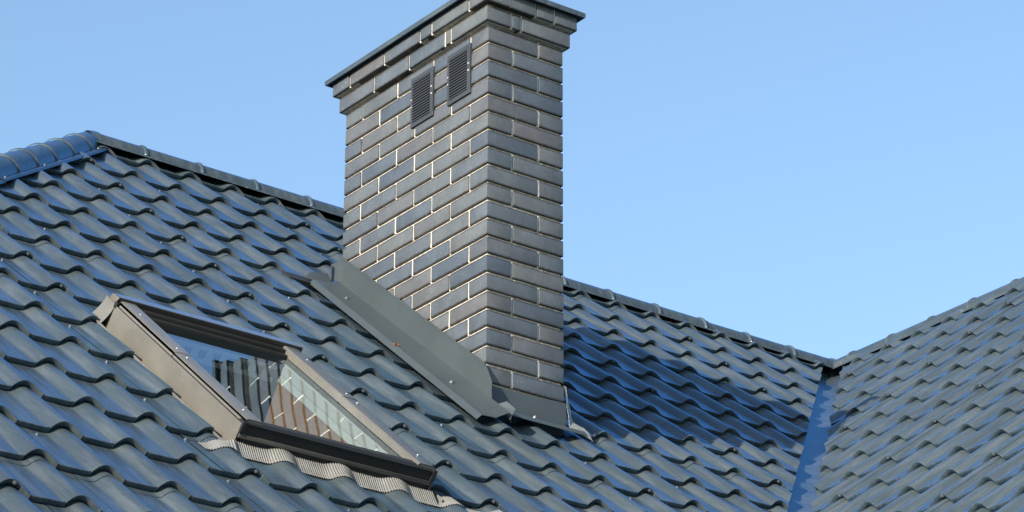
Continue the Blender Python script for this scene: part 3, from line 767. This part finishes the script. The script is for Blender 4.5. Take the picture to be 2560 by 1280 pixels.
# ------------------------------------------------------------------ roof window
win = empty('roof_window', tuple(MA @ Vector(((WX0+WX1)/2, WL0, 0))))
tag(win, 'closed roof window with taupe metal cladding set in the tiles left of the chimney', 'roof window')
def wbox(name, m, x0, x1, l0, l1, n0, n1, bev=.002, label=None, parent=None):
    bm = bmesh.new(); box(bm, (x0, l0, n0), (x1, l1, n1), bev=bev, seg=2)
    o = finish(bm, name, m, win, MA, angle=40)
    if label: o['label'] = label
    return o
GN = .050      # glass height
# left and right members
for sgn, xa, xb in ((-1, WX0, WX0+.078), (1, WX1-.080, WX1)):
    out_, in_ = (xa, xb) if sgn < 0 else (xb, xa)
    bm = bmesh.new()
    box(bm, (out_, WL0+.004, -.050), (out_-sgn*.004, WL1-.045, .058), bev=.001)
    finish(bm, 'side_panel', M_CLAD, win, MA)
    # gutter sheet beside the member
    bm = bmesh.new()
    sheet(bm, [[(out_, WL0-.04, -.046), (out_, WL1+.03, -.046)], [(out_+sgn*.034, WL0-.04, -.046), (out_+sgn*.034, WL1+.03, -.046)], [(out_+sgn*.036, WL0-.04, -.012), (out_+sgn*.036, WL1+.03, -.012)], [(out_+sgn*.042, WL0-.04, -.016), (out_+sgn*.042, WL1+.03, -.016)]])
    finish(bm, 'side_gutter', M_CLAD, win, MA, smooth=False)
    mid = (WL0+WL1)/2+.03
    for q, (l0, l1, up) in enumerate(((mid-.012, WL1-.05, .0022), (WL0+.004, mid, 0))):
        bm = bmesh.new()
        o_ = out_-sgn*.010
        sec = [(out_-sgn*.011, .060), (o_-sgn*.003, .066), (o_-sgn*.003, .0745+up), (o_-sgn*.012, .078+up), (in_+sgn*.006, .078+up), (in_, .074+up), (in_-sgn*.001, GN+.003)]
        rows = [[(x, l, n) for x, n in sec] for l in (l0, l0+.003, (l0+l1)/2, l1)]
        if sgn < 0: rows = rows[::-1]
        rows[0] = rows[0]
        sheet(bm, rows, .0015, (0, 0, 1))
        # end plate
        bm.faces.new([bm.verts.new((x, l0+.0005, n)) for x, n in sec]+[bm.verts.new((out_-sgn*.007, l0+.0005, GN))])
        finish(bm, 'side_cap', M_CLAD, win, MA, angle=30)
    # filler under the caps
    wbox('frame_core', M_DARK, min(out_-sgn*.0045, in_+sgn*.002), max(out_-sgn*.0045, in_+sgn*.002), WL0+.01, WL1-.02, -.05, .0585, bev=0)
    for l in (WL0+.09, WL0+.57, WL0+.66, WL1-.2):
        bm = bmesh.new(); bmesh.ops.create_cone(bm, cap_ends=True, segments=10, radius1=.0035, radius2=.0025, depth=.003)
        finish(bm, 'rivet', M_WHITE, win, MA @ Matrix.Translation(((out_+in_)/2, l, .0805)), smooth=False)
# bottom member: profiled front with shade put into its colour, plastic end blocks
bm = bmesh.new()
sec = [(WL0+.006, .027), (WL0+.0, .029), (WL0+.001, .054), (WL0-.004, .056), (WL0-.004, .062), (WL0+.010, .070), (WL0+.050, .068), (WL0+.056, .060), (WL0+.085, .058), (WL0+.088, GN+.002)]
sheet(bm, [[(WX0+.018, l, n), (WX1-.018, l, n)] for l, n in sec], .0015, (0, 0, 1))
bc = finish(bm, 'bottom_cover', M_SHADECLAD, win, MA, angle=25); bc['label'] = 'front cover along the lower edge, its shade put into the dark colour'
for xa in (WX0+.001, WX1-.0185):
    wbox('end_block', M_DARK, xa, xa+.0175, WL0-.005, WL0+.03, .026, .067, bev=.003)
wbox('frame_core', M_DARK, WX0+.02, WX1-.02, WL0+.006, WL0+.080, -.05, .050, bev=0)
for x in (WX0+.2, WX0+.40, WX0+.60):
    bm = bmesh.new(); bmesh.ops.create_cone(bm, cap_ends=True, segments=10, radius1=.0035, radius2=.0025, depth=.003)
    finish(bm, 'rivet', M_WHITE, win, MA @ Matrix.Translation((x, WL0+.066, .0615)), smooth=False)
# hood over the top member, stepped dark frame under it
bm = bmesh.new()
sec = [(WL1+.004, -.02), (WL1, .060), (WL1-.008, .083), (WL1-.018, .088), (WL1-.074, .090)]
sheet(bm, [[(WX0+.006, l, n), (WX1-.002, l, n)] for l, n in sec], .0015, (0, 0, 1))
for x in (WX0+.006, WX1-.002):
    bm.faces.new([bm.verts.new((x, l, n)) for l, n in sec])
hd_ = finish(bm, 'top_hood', M_CLAD, win, MA, angle=25)
bm = bmesh.new(); sheet(bm, [[(x, l, n) for x in (WX0+.006, WX1-.002)] for l, n in ((WL1-.0742, .0902), (WL1-.077, .087), (WL1-.0785, .056))], .0012, (0, 0, 1))
finish(bm, 'hood_front', M_SHADECLAD, win, MA, angle=25)['label'] = 'front edge of the top hood with its shade put into the colour'
wbox('frame_core', M_SHADECLAD, WX0+.012, WX1-.012, WL1-.0775, WL1-.002, -.03, .058, bev=0)
wbox('top_rail', M_SHADECLAD, WX0+.079, WX1-.081, WL1-.108, WL1-.0785, GN-.03, .072)
wbox('top_rail', M_SHADECLAD, WX0+.079, WX1-.081, WL1-.135, WL1-.1085, GN-.03, .060)
# curved corner piece at the upper left
bm = bmesh.new(); rows = []
for k in range(7):
    a = k/6; x = WX0-.002-.034*(1-math.sin(a*math.pi/2)); n = -.03+.092*a
    rows.append([(x, WL1-.075, n), (x-.006*(1-a), WL1+.01, n+.004)])
sheet(bm, rows, .0014, (-1, 0, 0)); finish(bm, 'corner_piece', M_CLAD, win, MA)
wbox('corner_clip', M_DARK, WX0-.003, WX0+.008, WL1-.085, WL1-.068, .050, .072, bev=.001)
wbox('corner_clip', M_DARK, WX1-.006, WX1+.014, WL1-.09, WL1-.070, .040, .066, bev=.001)
# glass
bm = bmesh.new()
gx0, gx1, gl0, gl1 = WX0+.070, WX1-.074, WL0+.075, WL1-.120
sheet(bm, [[(gx0, gl0, GN), (gx1, gl0, GN)], [(gx0, gl1, GN), (gx1, gl1, GN)]])
pane = finish(bm, 'glass_pane', M_GLASS, win, MA, smooth=False); pane['label'] = 'glass mirroring the brick chimney and the sky'
# reveals and room below the glass
def wsheet(name, m, pts, label=None):
    bm = bmesh.new(); bm.faces.new([bm.verts.new(p) for p in pts]); o = finish(bm, name, m, win, MA, smooth=False)
    if label: o['label'] = label
    return o
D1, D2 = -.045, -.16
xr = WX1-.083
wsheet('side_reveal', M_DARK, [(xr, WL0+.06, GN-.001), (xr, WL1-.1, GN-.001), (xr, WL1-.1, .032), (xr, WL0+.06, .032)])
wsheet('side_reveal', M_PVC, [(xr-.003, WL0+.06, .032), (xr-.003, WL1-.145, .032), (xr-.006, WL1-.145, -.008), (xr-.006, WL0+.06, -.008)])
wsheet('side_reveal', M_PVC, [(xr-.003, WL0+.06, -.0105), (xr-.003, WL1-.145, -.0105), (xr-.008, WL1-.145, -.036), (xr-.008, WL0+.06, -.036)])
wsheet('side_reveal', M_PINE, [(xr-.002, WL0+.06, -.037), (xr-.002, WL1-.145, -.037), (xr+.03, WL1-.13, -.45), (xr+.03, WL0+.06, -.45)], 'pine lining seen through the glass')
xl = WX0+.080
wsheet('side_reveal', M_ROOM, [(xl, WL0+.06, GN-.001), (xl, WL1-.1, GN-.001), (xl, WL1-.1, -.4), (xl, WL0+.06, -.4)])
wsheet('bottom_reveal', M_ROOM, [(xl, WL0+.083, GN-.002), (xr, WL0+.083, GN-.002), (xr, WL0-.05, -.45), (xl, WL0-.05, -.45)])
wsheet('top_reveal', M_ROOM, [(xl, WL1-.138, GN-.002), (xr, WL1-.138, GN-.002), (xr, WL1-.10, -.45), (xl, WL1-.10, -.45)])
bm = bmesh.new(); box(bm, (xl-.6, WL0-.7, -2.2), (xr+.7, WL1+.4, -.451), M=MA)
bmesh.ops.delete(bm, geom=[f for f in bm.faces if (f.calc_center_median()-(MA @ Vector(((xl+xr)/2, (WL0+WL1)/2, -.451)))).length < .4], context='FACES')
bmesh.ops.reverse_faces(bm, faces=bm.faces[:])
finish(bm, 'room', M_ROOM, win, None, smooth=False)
# perforated ventilation strip inside the top of the window
vb = bmesh.new()
for k in range(9):
    xx = xl+.05+k*.060
    box(vb, (xx, WL1-.150, -.030), (xx+.026, WL1-.146, .002))
box(vb, (xl+.02, WL1-.150, .0021), (xr-.03, WL1-.146, .016)); box(vb, (xl+.02, WL1-.150, -.046), (xr-.03, WL1-.146, -.0301))
vsn = finish(vb, 'vent_strip', M_GREY, win, MA, smooth=False)

# pleated apron draped over the waves under the window
bm = bmesh.new(); rows = []
ax0, ax1 = -1.915, -.72
nx = 900
pr_x = [a for a, _ in PROF]; pr_n = [n for _, n in PROF]
def wave_at(x):
    u = ((x-(X0+.008))/WV+.5) % 1.0-.5
    return float(np.interp(u*WV, pr_x, pr_n))
xsn = [ax0+(ax1-ax0)*k/nx for k in range(nx+1)]
wav = np.array([wave_at(x) for x in xsn]); ker = np.ones(11)/11; wav = np.convolve(np.pad(wav, 5, 'edge'), ker, 'valid')
def step_n(l):
    # height of the step ramp at slope position l
    k = (l-(S0-KS*WALLZ)) % STP
    return RIS*(1-k/STP)
for r_i in range(9):
    f = r_i/8
    row = []
    for k, x in enumerate(xsn):
        pleat = .0032*math.sin(k/nx*(ax1-ax0)/.0088*2*math.pi)
        ltop = WL0+.004; lb = -1.462+.005*math.sin(x*14)
        l = ltop+(lb-ltop)*f
        if x < WX0: l = (WL0-.004)+(lb-(WL0-.004))*f
        base = wav[k]+step_n(l)-(WALLZ+RIS)+.0050
        topn = .009-.016*(1-wav[k]/WALLZ)
        g = min(1, f*1.15)**1.1; e_ = max(0, WX0-.01-x, x-WX1-.01)/.03; g = min(1, g+e_)
        row.append((x, l, base*g+max(topn, base)*(1-g)*1.0+pleat))
    rows.append(row)
sheet(bm, rows)
ap = finish(bm, 'apron_flashing', M_APRON, win, MA, angle=180); ap['label'] = 'pale pleated metal apron draped over the tile waves under the window'
# dusty sill strip between bottom cover and apron
M_DUSTY = paint('dusty_strip', (.075, .070, .060), .5, wav=.1)
wbox('sill_strip', M_DUSTY, WX0+.006, WX1-.01, WL0-.002, WL0+.02, .010, .0255, bev=.002)

# ------------------------------------------------------------------ dry leaf on the flashing edge
bm = bmesh.new()
pp = fpt(-.150, .40, .020)
rows = []
for i in range(4):
    rows.append([pp+Vector(((i-1.5)*.007, (k-1)*.008, .004*math.sin(i*2.0+k)+.003)) for k in range(3)])
sheet(bm, rows, .0006, (0, 0, 1))
tag(finish(bm, 'dry_leaf', M_LEAF), 'tiny orange dry leaf caught on the edge of the side flashing', 'leaf')
